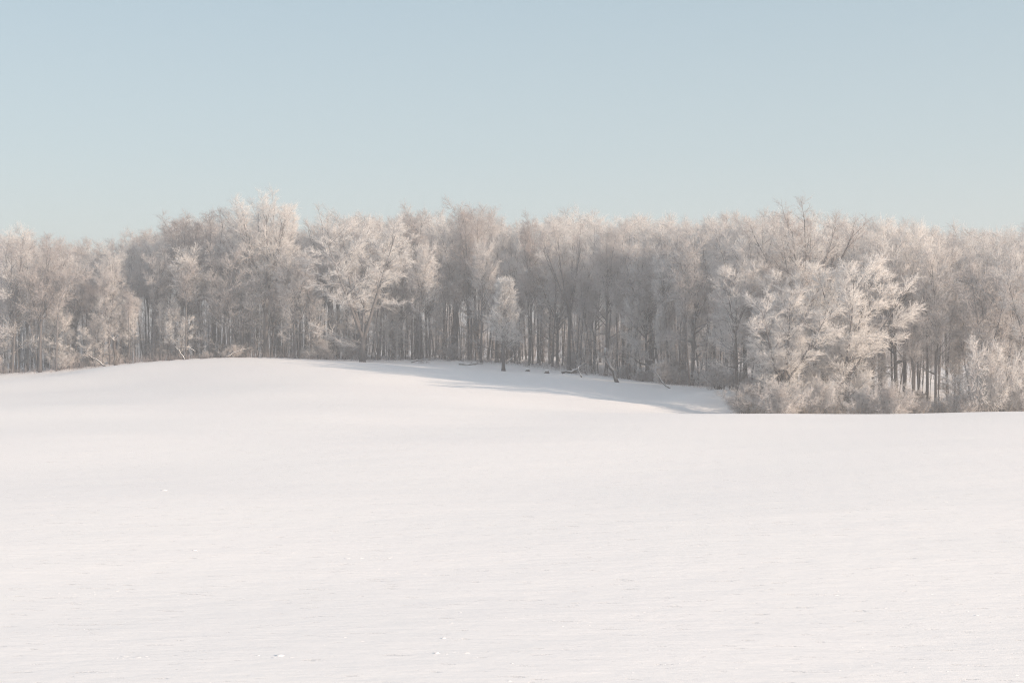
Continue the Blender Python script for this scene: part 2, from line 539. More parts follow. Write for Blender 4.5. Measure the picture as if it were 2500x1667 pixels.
# tall slim wood trees, brownish fine tops
proto('slim0', make_tree, seed=1, H=21, r0=.19, limbs=30, bare=.46, shape=ell(.20, .74, .42), ang_lo=1.0, ang_hi=.45, limb_up=.5, forks=5, fork_t=.45, fork_ang=.34, fork_up=.35, fork_len=.7, branches=6, lets=6, twigs=5, b_up=.25, fl=8)
proto('slim1', make_tree, seed=2, H=21, r0=.22, limbs=30, bare=.40, shape=ell(.20, .68, .46), ang_lo=1.1, ang_hi=.5, limb_up=.45, forks=4, fork_t=.58, fork_ang=.38, fork_up=.35, fork_len=.6, branches=6, lets=6, twigs=5, b_up=.2, fl=8)
proto('slim2', make_tree, seed=3, H=21, r0=.18, limbs=30, bare=.5, shape=ell(.19, .76, .40), ang_lo=.95, ang_hi=.45, limb_up=.5, forks=4, fork_t=.52, fork_ang=.34, fork_up=.35, fork_len=.6, branches=6, lets=6, twigs=5, b_up=.25, fl=8)
proto('slim3', make_tree, seed=4, H=21, r0=.24, limbs=30, bare=.36, shape=ell(.21, .66, .48), ang_lo=1.15, ang_hi=.5, limb_up=.45, forks=6, fork_t=.40, fork_ang=.42, fork_up=.35, fork_len=.75, branches=6, lets=6, twigs=5, lean=.04, b_up=.2, fl=8)
# frosted trees of the wood's edge with spreading sprays
proto('spray0', make_tree, seed=21, H=19, r0=.25, limbs=40, bare=.26, shape=ell(.27, .50, .60), ang_lo=1.35, ang_hi=.6, limb_up=.12, b_flat=.25, branches=7, lets=6, twigs=6, low=3, forks=3, fork_t=.5, fork_ang=.4, fork_up=.3, fork_len=.6, fl=9)
proto('spray1', make_tree, seed=22, H=19, r0=.24, limbs=40, bare=.26, shape=ell(.25, .50, .60), ang_lo=1.3, ang_hi=.6, limb_up=.18, b_flat=.3, branches=7, lets=6, twigs=6, forks=3, fork_t=.35, fork_ang=.42, fork_up=.3, fork_len=.75, low=2, fl=9)
proto('spray2', make_tree, seed=23, H=19, r0=.22, limbs=40, bare=.34, shape=ell(.24, .55, .56), ang_lo=1.2, ang_hi=.5, limb_up=.3, b_flat=.35, branches=7, lets=6, twigs=6, forks=3, fork_t=.55, fork_ang=.38, fork_up=.3, fork_len=.6, low=1, fl=9)
# the broad low-branched forked one
proto('broad', make_tree, seed=31, H=19, r0=.40, limbs=60, bare=.3, shape=ell(.36, .50, .60), ang_lo=1.4, ang_hi=.75, limb_up=.05, b_flat=.22, branches=8, lets=7, twigs=6, forks=4, fork_t=.18, fork_ang=.46, fork_up=.3, fork_len=.95, low=3, let_len=1.0, fl=12, ft0=.22)
# the tall round-headed pale one
proto('round', make_tree, seed=43, H=22, r0=.40, limbs=60, bare=.28, shape=ell(.18, .70, .50), ang_lo=.8, ang_hi=.4, limb_up=.35, branches=6, lets=6, twigs=6, forks=14, fork_t=.36, fork_ang=.44, fork_up=.25, fork_len=.8, b_up=.25, fl=10)
# dense bright heavy-frosted
proto('dense', make_tree, seed=51, H=16, r0=.32, limbs=60, bare=.14, shape=ell(.30, .55, .56), ang_lo=1.2, ang_hi=.5, limb_up=.3, b_flat=.7, branches=8, lets=7, twigs=8, forks=5, fork_t=.28, fork_ang=.62, fork_up=.4, fork_len=.9, twig_r=.0125, twig_len=.40, let_len=.95, low=4, fl=10)
# open vase with dark limbs
proto('vase', make_tree, seed=61, H=22, r0=.38, limbs=34, bare=.45, shape=ell(.17, .8, .38), ang_lo=.75, ang_hi=.35, limb_up=.45, branches=5, lets=5, twigs=4, forks=7, fork_t=.42, fork_ang=.68, fork_up=.6, fork_len=.8, b_up=.3, fl=8)
# the lone small tree
proto('lone', make_tree, seed=73, H=10.5, r0=.26, limbs=64, bare=.28, shape=ell(.29, .42, .60), ang_lo=1.15, ang_hi=.35, limb_up=.35, b_flat=.8, branches=8, lets=6, twigs=6, let_len=.7, twig_len=.32, twig_r=.011, lean=0.0, wig=.02, b_up=.2)
# straight poles with small high crowns
proto('pole0', make_tree, seed=101, H=17, r0=.15, limbs=18, bare=.55, shape=ell(.13, .8, .32), ang_lo=.9, ang_hi=.4, limb_up=.4, branches=6, lets=5, twigs=5, forks=2, fork_t=.65, fork_ang=.25, fork_len=.5, b_up=.2, wig=.05, fl=7)
proto('pole1', make_tree, seed=102, H=16, r0=.13, limbs=16, bare=.50, shape=ell(.14, .75, .35), ang_lo=1.0, ang_hi=.4, limb_up=.35, branches=6, lets=5, twigs=5, forks=3, fork_t=.55, fork_ang=.3, fork_len=.55, b_up=.2, wig=.07, lean=.06, fl=6)
# thin understorey
proto('sapling0', make_tree, seed=81, H=9, r0=.065, limbs=18, bare=.15, shape=ell(.20, .5, .55), ang_lo=1.2, ang_hi=.5, limb_up=.3, b_flat=.4, branches=5, lets=5, twigs=5, let_len=.6, wig=.09)
proto('sapling1', make_tree, seed=82, H=8, r0=.06, limbs=16, bare=.2, shape=ell(.26, .55, .5), ang_lo=1.3, ang_hi=.6, limb_up=.2, b_flat=.3, branches=5, lets=5, twigs=5, let_len=.6, wig=.12, lean=.09)
proto('sapling2', make_tree, seed=83, H=11, r0=.075, limbs=16, bare=.45, shape=ell(.14, .7, .4), ang_lo=1.0, ang_hi=.4, limb_up=.4, branches=5, lets=5, twigs=5, let_len=.6, wig=.08)
proto('shrub0', make_shrub, seed=91, H=4.0, stems=22, spread=.75)
proto('shrub1', make_shrub, seed=92, H=3.2, stems=18, spread=.9)

_made = {}
def plant(key, x, y, H, frost, name, label, cat, group=None, rot=None, wide=1.0, first='trunk'):
    """an empty at the foot of the tree with its trunk and crown"""
    r = random
    root = bpy.data.objects.new(name, None)
    COL.objects.link(root)
    tm, cm, Hp = PROTO[key]
    s = H/Hp
    root.location = (x, y, gz(x, y)-.03)
    root.rotation_euler = (0, 0, r.uniform(0, 6.283) if rot is None else rot)
    root.scale = (s*wide, s*wide, s)
    root['label'] = label; root['category'] = cat
    if group: root['group'] = group
    if key not in _made:
        a = link(first, tm, M_BARK, root)
        b = link('crown', cm, M_TWIG, root)
        _made[key] = (a, b)
    else:
        a = _made[key][0].copy(); b = _made[key][1].copy()
        COL.objects.link(a); COL.objects.link(b)
        a.parent = root; b.parent = root
    a['frost'] = frost; b['frost'] = frost
    return root

def top_h(x, y, py):
    """height of a tree at x, y whose tip stands at that photo row"""
    return CAM_Z+y*(833.5-py)/F-gz(x, y)

def X(px, d):
    return (px-1250.0)/F*d

# ------------------------------------------------------------------ the trees one can tell apart
T = 'tree'
feature = [
 # key, photo column, depth, top row, frost, width, label
 ('broad', 885, 197, 540, 1.05, 1.2, 'broad forked tree with bright frosted tiers of low boughs at the wood edge'),
 ('round', 650, 208, 486, 1.00, 1.0, 'tallest round-headed tree, pale with frost, rising above the wood'),
 ('lone', 1229, 183, 682, 1.15, .95, 'small lone frosted tree with short dark trunk standing out on the snow'),
 ('dense', 2070, 139, 640, 1.2, 1.15, 'brightest bushy tree thick with white frost in the near copse'),
 ('dense', 1915, 137, 715, 1.1, 1.2, 'low bushy frost-white tree at the clearing end of the copse'),
 ('vase', 1965, 152, 503, .50, 1.05, 'open-headed tree with dark forking limbs above the frosted copse'),
 ('dense', 2010, 144, 650, 1.05, 1.1, 'dense frost-white tree squeezed between the two bushy copse trees'),
 ('spray0', 1800, 146, 640, .95, .9, 'grey-white frosted tree leaning over the snow bank beside the copse'),
 ('vase', 810, 222, 512, .75, .75, 'thin-topped tree with see-through rounded head beside the tall pale one'),
 ('slim1', 1300, 203, 526, .45, .60, 'straight dark-stemmed tree with a narrow spire top behind the lone tree'),
 ('spray2', 1024, 203, 600, .95, .85, 'frosted tree with dark straight trunk beside the broad forked tree'),
 ('spray0', 720, 203, 620, .85, .9, 'grey frosted spreading tree under the tallest round-headed tree'),
 ('spray1', 560, 206, 600, .70, .9, 'low-branched frosted tree with drooping sprays over fallen limbs'),
 ('spray2', 1175, 203, 590, .90, .8, 'frost-white narrow tree rising over the shoulder of the lone tree'),
 ('spray1', 270, 205, 650, .80, .9, 'pale flat-topped tree behind the broken snag at the wood edge'),
 ('spray0', 30, 203, 560, .95, .8, 'warm white frosted tree by the end of the snowy hump'),
 ('slim3', 98, 202, 580, .55, 1.15, 'stout dark trunk tree beside the bent thin tree'),
 ('vase', 1390, 196, 560, .55, .85, 'wide forked dark-limbed tree at the back of the clearing'),
 ('spray2', 1480, 190, 560, .70, .9, 'grey tree with leaning trunk at the shaded back of the clearing'),
 ('spray1', 1580, 182, 560, .75, .95, 'frost-grey tree with fan-shaped twigs at the shaded end of the clearing'),
 ('spray0', 1690, 172, 555, .85, .9, 'tall frosted tree where the snow bank meets the wood'),
 ('spray2', 1790, 160, 545, .95, .95, 'frosted tree behind the end of the copse beside the snow bank'),
 ('spray1', 1860, 150, 560, .95, .9, 'full frosted tree between the low bushy tree and the open-headed one'),
 ('spray0', 2190, 150, 575, .92, .95, 'cream frosted tree beyond the brightest bushy tree'),
 ('spray2', 2285, 146, 600, .88, .85, 'frosted tree with tiered sprays over dark trunks in the copse'),
 ('spray1', 2400, 143, 615, .80, .85, 'thin grey frosted tree among dark trunks in the copse'),
 ('spray0', 2510, 138, 640, .95, .9, 'pale frosted tree at the far end of the copse'),
 ('slim0', 445, 212, 525, .45, 1.05, 'brownish round-topped tree stepping up towards the tallest pale tree'),
 ('slim3', 520, 214, 520, .45, 1.0, 'brown fine-twigged tree next to the tallest pale tree'),
 ('slim0', 1150, 212, 498, .50, .9, 'brownish pointed-top tree standing higher than its neighbours mid wood'),
 ('slim1', 1030, 214, 506, .60, .95, 'frosted tree with tall feathered top behind the broad forked tree'),
]
for key, px, d, py, fr, wd, lab in feature:
    x = X(px, d)
    plant(key, x, d, top_h(x, d, py), fr, 'frosted_tree', lab, T, wide=wd, rot=(px*0.37) % 6.28)

# ------------------------------------------------------------------ the wood behind, tree by tree
sky_px = np.array([-200, 0, 60, 100, 200, 270, 330, 400, 480, 540, 600, 650, 700, 735, 775, 800, 850, 900, 950, 990, 1020, 1080, 1150, 1200, 1260, 1300, 1340,
                   1410, 1480, 1570, 1650, 1750, 1800, 1880, 1950, 2000, 2050, 2100, 2130, 2200, 2260, 2300, 2380, 2450, 2500, 2700])
sky_py = np.array([570, 568, 578, 590, 586, 596, 568, 556, 526, 532, 535, 540, 550, 565, 562, 540, 530, 525, 530, 545, 518, 524, 508, 532, 556, 545, 530,
                   520, 528, 520, 540, 533, 532, 520, 518, 520, 538, 545, 536, 540, 560, 556, 556, 570, 556, 560])
def edge_depth(px):
    return np.interp(px, [-150, 0, 600, 900, 1100, 1250, 1400, 1500, 1600, 1700, 1780, 1840, 2700],
                     [203, 203, 205, 204, 207, 204, 194, 185, 176, 168, 158, 145, 143])
placed = [(X(f[1], f[2]), f[2]) for f in feature]
def free(x, y, r):
    return all((x-a)**2+(y-b)**2 > r*r for a, b in placed)
def wood_rows(rows, step, wide):
    out = []
    for k in rows:
        px = -70+random.uniform(0, 30)
        while px < (2860 if k < 2 else 2560):
            d = edge_depth(px)+5+k*6.0+random.uniform(-2.3, 2.3)
            x = X(px, d)
            if free(x, d, 2.2):
                placed.append((x, d)); out.append((px, x, d, k))
            px += step*F/d*random.uniform(.75, 1.3)
    return out
LAB = {
 0: 'grey frosted wood-edge tree',
 1: 'slender frost-dusted tree inside the wood',
 2: 'brown fine-twigged tree deep inside the wood',
}
MARK = [(885, 'behind the broad forked tree'), (650, 'below the tallest round-headed tree'), (1229, 'behind the small lone tree'), (2070, 'beyond the brightest bushy tree'),
        (1965, 'around the open-headed dark-limbed tree'), (270, 'behind the broken snag'), (98, 'around the stout dark trunk'), (480, 'on the brownish step of the wood'),
        (1430, 'at the back of the shaded clearing'), (1600, 'at the shaded end of the clearing'), (1740, 'behind the snow bank'), (2285, 'among the dark trunks of the copse'),
        (2480, 'at the far end of the copse'), (1060, 'between the broad forked tree and the lone tree'), (10, 'by the end of the snowy hump')]
def near(px):
    return min(MARK, key=lambda m: abs(m[0]-px))[1]
for px, x, d, k in wood_rows([0, 1, 2, 3, 4, 5, 6], 4.6, 1):
    sp = float(np.interp(px, sky_px, sky_py))
    if k == 0:
        key = random.choice(['spray0', 'spray1', 'spray2', 'slim1', 'slim3']); H = top_h(x, d, sp+random.uniform(20, 95)); fr = random.uniform(.8, 1.1); b = 0
    elif k <= 2:
        key = random.choice(['slim0', 'slim1', 'slim2', 'slim3', 'spray2']); H = top_h(x, d, sp+random.uniform(4, 50)); fr = random.uniform(.75, 1.05); b = 1
    else:
        key = random.choice(['slim0', 'slim1', 'slim2', 'slim3']); H = top_h(x, d, sp+random.uniform(-2, 26)); fr = random.uniform(.6, .85); b = 2
    if px > 1250: fr = min(1.1, fr+.14)  # extra frost whiteness on this side paints the shaded wood lighter
    plant(key, x, d, H, fr, 'woodland_tree', LAB[b]+' '+near(px), T, ['frosted trees at the wood edge', 'slender trees inside the wood', 'brown-topped trees deep in the wood'][b], wide=random.uniform(.8, 1.1))

def clear(px, d):
    return any(abs(px-a) < w and d < b+1.5 for a, b, w in ((885, 197, 95), (98, 202, 35), (1024, 203, 30), (720, 203, 35), (1480, 190, 30), (1300, 203, 25), (2285, 146, 40)))
# straight dark poles along the edge
for i in range(125):
    px = -50+2600*(i+random.random())/125; d = edge_depth(px)+random.uniform(-.5, 11)
    x = X(px, d)
    if not free(x, d, .7): continue
    placed.append((x, d))
    plant(random.choice(['pole0', 'pole1']), x, d, random.uniform(10, 16.5), random.uniform(.5, .9), 'pole_tree',
          'thin straight dark-stemmed tree '+near(px), T, 'straight thin trees along the wood edge', wide=random.uniform(.85, 1.2))
# thin understorey stems and shrubs
for i in range(170):
    px = random.uniform(-60, 2560); d = edge_depth(px)+random.uniform(-1.0, 16)*random.uniform(.3, 1)+.5
    x = X(px, d)
    if not free(x, d, .8) or clear(px, d): continue
    placed.append((x, d))
    plant(random.choice(['sapling0', 'sapling1', 'sapling2']), x, d, random.uniform(5.5, 11), random.uniform(.8, 1.1), 'sapling',
          'thin frosted sapling under taller trees '+near(px), 'sapling', 'saplings under the wood', wide=random.uniform(.9, 1.3))
for i in range(46):
    px = random.uniform(-40, 2540); d = edge_depth(px)+random.uniform(-2, 8)
    x = X(px, d)
    if 1180 < px < 1300 or clear(px, d): continue
    plant(random.choice(['shrub0', 'shrub1']), x, d, random.uniform(1.2, 2.8), random.uniform(.7, 1.0), 'shrub',
          'low frosted shrub at tree feet '+near(px), 'shrub', 'shrubs along the wood edge', wide=random.uniform(.9, 1.4), first='stems')
for px, d, H, fr, wd, lab in [
    (1905, 132, 3.6, .9, 1.1, 'wide twiggy shrub at the clearing end of the copse'),
    (2010, 134, 4.2, .95, .95, 'rounded frosted shrub beneath the low bushy tree'),
    (2105, 133, 3.4, .95, 1.0, 'cream frosted shrub beneath the brightest bushy tree'),
    (2410, 132, 7.4, 1.0, .62, 'tall upright frosted shrub among the dark trunks of the copse'),
    (2505, 132, 5.0, 1.0, .8, 'frosted shrub at the far end of the copse'),
    (2175, 131.5, 3.8, .85, 1.0, 'tan-grey shrub between the bushy trees and the dark trunks of the copse'),
    (2235, 133, 2.4, .75, .9, 'low thorny shrub in front of the dark trunks of the copse'),
    (2300, 135, 2.6, .8, .9, 'spreading shrub in front of the dark trunks of the copse'),
    (2350, 132, 2.8, .85, 1.1, 'small pale shrub beside the tall upright shrub of the copse'),
    (2455, 134, 3.6, .9, .8, 'middle-sized frosted shrub between the tall upright one and the copse end'),
    (1755, 153, 3.0, .8, 1.2, 'brushy shrub behind the crest of the snow bank'),
    (1830, 138, 3.6, .85, 1.2, 'greyish shrub on the snow bank beside the copse')]:
    x = X(px, d)
    plant('shrub0', x, d, H, fr, 'shrub', lab, 'shrub', wide=wd, first='stems')

# ------------------------------------------------------------------ the far depth of the wood, one mass
def far_wood():
    r = np.random.default_rng(77)
    tg, cg = Geo(), Geo()
    # canopy trees
    N = 190
    x = r.uniform(-110, 110, N); y = r.uniform(252, 320, N)
    H = r.uniform(15, 18, N)*(1+.0*x)
    base = np.stack([x, y, ground(x, y)-.2], -1)
    P = march(base, np.stack([r.normal(0, .03, N), r.normal(0, .03, N), np.ones(N)], -1), H*.95, 6, .05, .05, r)
    R = taper(N, 6, r.uniform(.14, .26, N), np.full(N, .03))
    tg.tubes(P, R, 5, 0, .2)
    pi, t, pos, d, rad = children(P, R, 26, .12, .98, lambda t: 1.2-.7*t, .2, 1., r)
    L = H[pi]*.24*np.sqrt(np.clip(1-((t-.55)/.55)**2, .1, 1))*r.uniform(.5, 1.2, len(pi))
    B = march(pos, d, L, 4, .4, .2, r)
    BR = taper(len(pi), 4, np.minimum(rad*.5, .04), np.full(len(pi), .012))
    tg.tubes(B, BR, 3, .2, .7)
    pi, t, pos, d, rad = children(B, BR, 9, .1, 1, .7, .25, .7, r)
    p1 = pos+unit(d)*r.uniform(.5, 1.6, len(pi))[:, None]+np.array([0, 0, .2])
    cg.spikes(pos, p1, np.full(len(pi), .030), .8, 1.)
    # bare poles
    N = 700
    x = r.uniform(-100, 105, N); y = r.uniform(226, 310, N)
    P = march(np.stack([x, y, ground(x, y)-.2], -1), np.stack([r.normal(0, .04, N), r.normal(0, .04, N), np.ones(N)], -1), r.uniform(8, 14, N), 4, .05, .06, r)
    tg.tubes(P, taper(N, 4, r.uniform(.05, .13, N), np.full(N, .03)), 4, .0, .3)
    # thin stems of the undergrowth
    N = 2200
    x = r.uniform(-100, 105, N); y = r.uniform(222, 300, N)
    x[:420] = r.uniform(8, 62, 420); y[:420] = r.uniform(190, 226, 420)
    H = r.uniform(3, 11, N)
    base = np.stack([x, y, ground(x, y)-.2], -1)
    P = march(base, np.stack([r.normal(0, .1, N), r.normal(0, .1, N), np.ones(N)], -1), H, 4, .05, .12, r)
    R = taper(N, 4, r.uniform(.025, .06, N), np.full(N, .015))
    tg.tubes(P, R, 3, .1, .6)
    pi, t, pos, d, rad = children(P, R, 24, .05, 1, 1.0, .3, 1., r)
    p1 = pos+unit(d)*r.uniform(.5, 2.0, len(pi))[:, None]
    cg.spikes(pos, p1, np.full(len(pi), .026), .75, 1.)
    root = bpy.data.objects.new('distant_woodland', None)
    COL.objects.link(root)
    root['kind'] = 'stuff'; root['label'] = 'dim mass of stems and twigs deep inside the wood'; root['category'] = 'woodland'
    a = link('stems', tg.mesh('stems'), M_BARK, root); a['frost'] = .6; a['kind'] = 'stuff'
    b = link('twigs', cg.mesh('twigs', False), M_TWIG, root); b['frost'] = .75; b['kind'] = 'stuff'
far_wood()

# ------------------------------------------------------------------ dead wood, stumps, stalks
def rod(pts, radii, sides, r, rough=.12, cap=True):
    """rough round timber through the given points, closed at both ends"""
    pts = np.array(pts, float); n = len(pts)
    V = []
    for i in range(n):
        tan = unit(pts[min(i+1, n-1)]-pts[max(i-1, 0)])
        ref = UP if abs(tan[2]) < .8 else np.array([1., 0, 0])
        u = unit(np.cross(tan, ref)); w = np.cross(u, tan)
        for k in range(sides):
            th = 2*math.pi*k/sides
            V.append(pts[i]+radii[i]*(1+r.normal(0, rough))*(math.cos(th)*u+math.sin(th)*w))
    Q = [(i*sides+k, i*sides+(k+1) % sides, (i+1)*sides+(k+1) % sides, (i+1)*sides+k) for i in range(n-1) for k in range(sides)]
    T3 = []
    for e, i in ((0, 0), (1, n-1)):
        c = len(V); V.append(pts[i]+(r.normal(0, .3, 3)*radii[i]))
        for k in range(sides):
            a_, b_ = i*sides+k, i*sides+(k+1) % sides
            T3.append((b_, a_, c) if e == 0 else (a_, b_, c))
    return np.array(V), np.array(Q), np.array(T3)

def snow_on(pts, radii, r, thick=.6):
    """ridge of snow lying along the top of a timber"""
    pts = np.array(pts, float); n = len(pts); V = []
    K = 7
    for i in range(n):
        tan = unit(pts[min(i+1, n-1)]-pts[max(i-1, 0)])
        side = unit(np.cross(tan, UP)+np.array([1e-4, 0, 0])); w = unit(np.cross(side, tan))
        h = thick*(.7+.5*r.random())
        for k in range(K):
            th = math.pi*(.30+.40*k/(K-1))
            rr = radii[i]*(1.03+h*math.sin(th)**2)
            V.append(pts[i]+rr*(math.cos(th)*side+math.sin(th)*w))
        V.append(pts[i]+.55*radii[i]*w)
    K1 = K+1
    Q = [(i*K1+k, i*K1+(k+1) % K1, (i+1)*K1+(k+1) % K1, (i+1)*K1+k) for i in range(n-1) for k in range(K1)]
    T3 = []
    for k in range(1, K-1):
        T3 += [(0, k, k+1), ((n-1)*K1, (n-1)*K1+k+1, (n-1)*K1+k)]
    return np.array(V), np.array(Q), np.array(T3)

def timber(name, px0, up0, px1, up1, d0, d1, rad, label, cat, bend=.15, twigs=0, group=None, tip=.45):
    """a limb or trunk lying between two survey points, each up0/up1 above the ground, with snow on it"""
    r = np.random.default_rng(int(px0*7+px1))
    a = np.array([X(px0, d0), d0, gz(X(px0, d0), d0)+up0]); b = np.array([X(px1, d1), d1, gz(X(px1, d1), d1)+up1])
    n = 7
    t = np.linspace(0, 1, n)
    pts = a[None]*(1-t)[:, None]+b[None]*t[:, None]
    L = np.linalg.norm(b-a)
    off = r.normal(0, 1, 3); off -= unit(b-a)*np.dot(off, unit(b-a))
    pts += (np.sin(t*math.pi)*bend*L*.5)[:, None]*unit(off)[None]+np.concatenate([np.zeros((1, 3)), r.normal(0, .02*L, (n-2, 3)), np.zeros((1, 3))])
    radii = rad*(1-(1-tip)*t)
    root = bpy.data.objects.new(name, None); COL.objects.link(root)
    root.location = a
    root['label'] = label; root['category'] = cat
    if group: root['group'] = group
    V, Q, T3 = rod(pts-a, radii, 8, r)
    o = link('wood', mesh_from('wood', V, Q, T3, np.zeros(len(V)), True), M_LOG, root); o['frost'] = .3
    flat = 1-abs(unit(b-a)[2])
    if flat < .2:            # a standing stub carries snow on its end only
        e = pts[-1]-a
        V, Q, T3 = rod([e-[0, 0, .04], e+[0, 0, .03], e+[0, 0, .07], e+[0, 0, .09]], [radii[-1]*.9, radii[-1]*.92, radii[-1]*.7, radii[-1]*.3], 10, r, .10)
    else:
        V, Q, T3 = snow_on(pts-a, radii*.96, r, .3*flat)
    link('snow_cap', mesh_from('snow_cap', V, Q, T3, None, True), M_SNOW, root)
    if twigs:
        P = (pts-a)[None]; R = radii[None]
        g1 = Geo()
        pi, tt, pos, d, rd = children(P, R, twigs, .2, 1, .9, .25, .8, r)
        B = march(pos, d, L*.4*r.uniform(.4, 1, len(pi)), 4, .1, .25, r)
        BR = taper(len(pi), 4, np.full(len(pi), rad*.35), np.full(len(pi), .012)); g1.tubes(B, BR, 4, .2, .7)
        pi, tt, pos, d, rd = children(B, BR, 9, .1, 1, .7, .25, .8, r)
        C = march(pos, d, L*.14*r.uniform(.4, 1.2, len(pi)), 2, .1, .25, r)
        CR = taper(len(pi), 2, np.full(len(pi), .014), np.full(len(pi), .009)); g1.tubes(C, CR, 3, .6, .95)
        pi, tt, pos, d, rd = children(C, CR, 5, .1, 1, .6, .25, 1, r)
        g1.spikes(pos, pos+d*r.uniform(.15, .5, len(pi))[:, None], np.full(len(pi), .012), .9, 1)
        o = link('branches', g1.mesh('branches'), M_TWIG, root); o['frost'] = .75
    return root

timber('broken_snag', 283, -.2, 277, 4.0, 200, 200.2, .26, 'broken dark snag with snow on its stub at the wood edge', 'snag', .22, tip=.6, twigs=3)
timber('broken_limb', 281, 3.4, 264, 4.4, 200, 199.3, .15, 'short broken snow-topped limb jutting from the dark snag', 'dead limb', .1)
timber('fallen_limb', 258, .1, 208, 2.2, 199.5, 200, .12, 'long snow-topped limb leaning down beside the broken snag', 'dead limb', .22, 3)
timber('fallen_limb', 450, .1, 428, 1.9, 199, 200, .10, 'thin snow-lined limb leaning steeply on the hump of snow', 'dead limb', .12)
timber('fallen_limb', 476, 1.0, 446, 1.7, 200, 200.5, .09, 'short curved snow-lined limb beside the steeply leaning one', 'dead limb', .25)
timber('fallen_limb', 552, .1, 608, 1.3, 201, 203, .08, 'long snow-lined bough fallen under the drooping sprays', 'dead limb', .08, 2)
timber('fallen_log', 1395, .18, 1432, 1.6, 181, 183, .16, 'snow-topped fallen trunk raised on its branches at the back of the clearing', 'log', .1, 8)
timber('fallen_log', 1372, .2, 1430, .35, 182.5, 184, .17, 'dark log lying on the snow beside the raised fallen trunk', 'log', .05, 3)
timber('fallen_limb', 1236, .8, 1262, 2.2, 187, 188, .08, 'slanting snow-lined branch propped behind the lone tree', 'dead limb', .05)
timber('fallen_limb', 1420, .05, 1410, 1.4, 175.5, 177, .07, 'thin bare stick poking from the snow of the clearing', 'stick', .1)
timber('leaning_trunk', 1508, -.15, 1478, 3.9, 171, 173, .26, 'leaning dark trunk with snow along its upper side by the clearing', 'dead trunk', .14, 7, tip=.6)
timber('leaning_trunk', 1640, -.1, 1600, 3.2, 164, 167, .08, 'arching snow-lined stem leaning out at the foot of the snow bank', 'dead trunk', .3, 6)
timber('fallen_limb', 1005, .15, 1050, .5, 197, 198, .10, 'snow-covered limb lying at the wood edge beside the dark straight trunk', 'dead limb', .1, 4)
timber('fallen_log', 1120, .1, 1178, .3, 196, 197, .13, 'dark twiggy log lying on the snow behind the lone tree', 'log', .1, 6)

def stump(px, d, rad, h, label):
    r = np.random.default_rng(int(px))
    x = X(px, d); z = gz(x, d)
    root = bpy.data.objects.new('tree_stump', None); COL.objects.link(root); root.location = (x, d, z)
    root['label'] = label; root['category'] = 'stump'
    p = [(0, 0, -.15), (0, 0, .05), (.01, 0, h*.6), (.02, .01, h)]
    V, Q, T3 = rod(p, [rad*1.35, rad*1.2, rad, rad*.97], 12, r, .07)
    o = link('wood', mesh_from('wood', V, Q, T3, np.zeros(len(V)), True), M_LOG, root); o['frost'] = .2
    p = [(.02, .01, h-.03), (.02, .01, h+.08), (.02, .01, h+.15), (.02, .01, h+.19)]
    V, Q, T3 = rod(p, [rad*1.05, rad*1.08, rad*.8, rad*.35], 12, r, .05)
    link('snow_cap', mesh_from('snow_cap', V, Q, T3, None, True), M_SNOW, root)
stump(1335, 183, .28, .35, 'dark cut stump with snow on top in the clearing')
stump(1288, 186, .24, .25, 'small snowy stump close to the lone tree')

# a thin tree bent over like a bow
def bent_tree():
    r = np.random.default_rng(5)
    d = 201.0; x = X(138, d); z = gz(x, d)
    root = bpy.data.objects.new('bent_tree', None); COL.objects.link(root); root.location = (x, d, z)
    root['label'] = 'thin dark tree bowed over at the top beside the stout dark trunk'; root['category'] = 'tree'
    P = np.array([[0, 0, -.2], [-.05, 0, 2], [0, .05, 4.2], [.05, .1, 6.4], [.2, .1, 8.6], [.75, .2, 10.6], [1.7, .25, 12.2], [2.9, .3, 13.2], [4.0, .3, 13.6]])[None]
    R = taper(1, 8, [.13], [.025])
    g1, g2 = Geo(), Geo()
    g1.tubes(P, R, 7, 0, .3)
    pi, t, pos, dd, rd = children(P, R, 26, .4, 1, .9, .2, .8, r)
    B = march(pos, dd, r.uniform(.8, 2.4, len(pi)), 4, .25, .2, r); BR = taper(len(pi), 4, np.full(len(pi), .022), np.full(len(pi), .01))
    g2.tubes(B, BR, 3, .3, .8)
    pi, t, pos, dd, rd = children(B, BR, 10, .1, 1, .65, .25, .8, r)
    C = march(pos, dd, r.uniform(.3, .9, len(pi)), 2, .1, .25, r); CR = taper(len(pi), 2, np.full(len(pi), .012), np.full(len(pi), .009)); g2.tubes(C, CR, 3, .7, 1)
    pi, t, pos, dd, rd = children(C, CR, 6, .1, 1, .6, .25, 1, r)
    g2.spikes(pos, pos+dd*r.uniform(.2, .6, len(pi))[:, None], np.full(len(pi), .012), .95, 1)
    a = link('trunk', g1.mesh('trunk'), M_BARK, root); b = link('crown', g2.mesh('crown', False), M_TWIG, root)
    a['frost'] = b['frost'] = .7
bent_tree()

# dry stalks and brambles at the feet of the trees
def stalks(name, n, box, hmin, hmax, label, frost, mat, seed):
    r = np.random.default_rng(seed)
    px = r.uniform(box[0], box[1], n); d = edge_depth(px)+r.uniform(box[2], box[3], n)
    x = (px-1250)/F*d; z = ground(x, d)
    L = r.uniform(hmin, hmax, n)
    P = march(np.stack([x, d, z-.05], -1), np.stack([r.normal(0, .3, n), r.normal(0, .3, n), np.ones(n)], -1), L, 3, -.1, .3, r)
    g = Geo(); R = taper(n, 3, np.full(n, .014), np.full(n, .008)); g.tubes(P, R, 3, .3, .8)
    pi, t, pos, dd, rd = children(P, R, 6, .3, 1, .6, .25, 1, r)
    g.spikes(pos, pos+dd*r.uniform(.1, .4, len(pi))[:, None], np.full(len(pi), .010), .8, 1)
    o = link(name, g.mesh(name, False), mat); o['frost'] = frost; o['kind'] = 'stuff'; o['label'] = label; o['category'] = 'stalks'
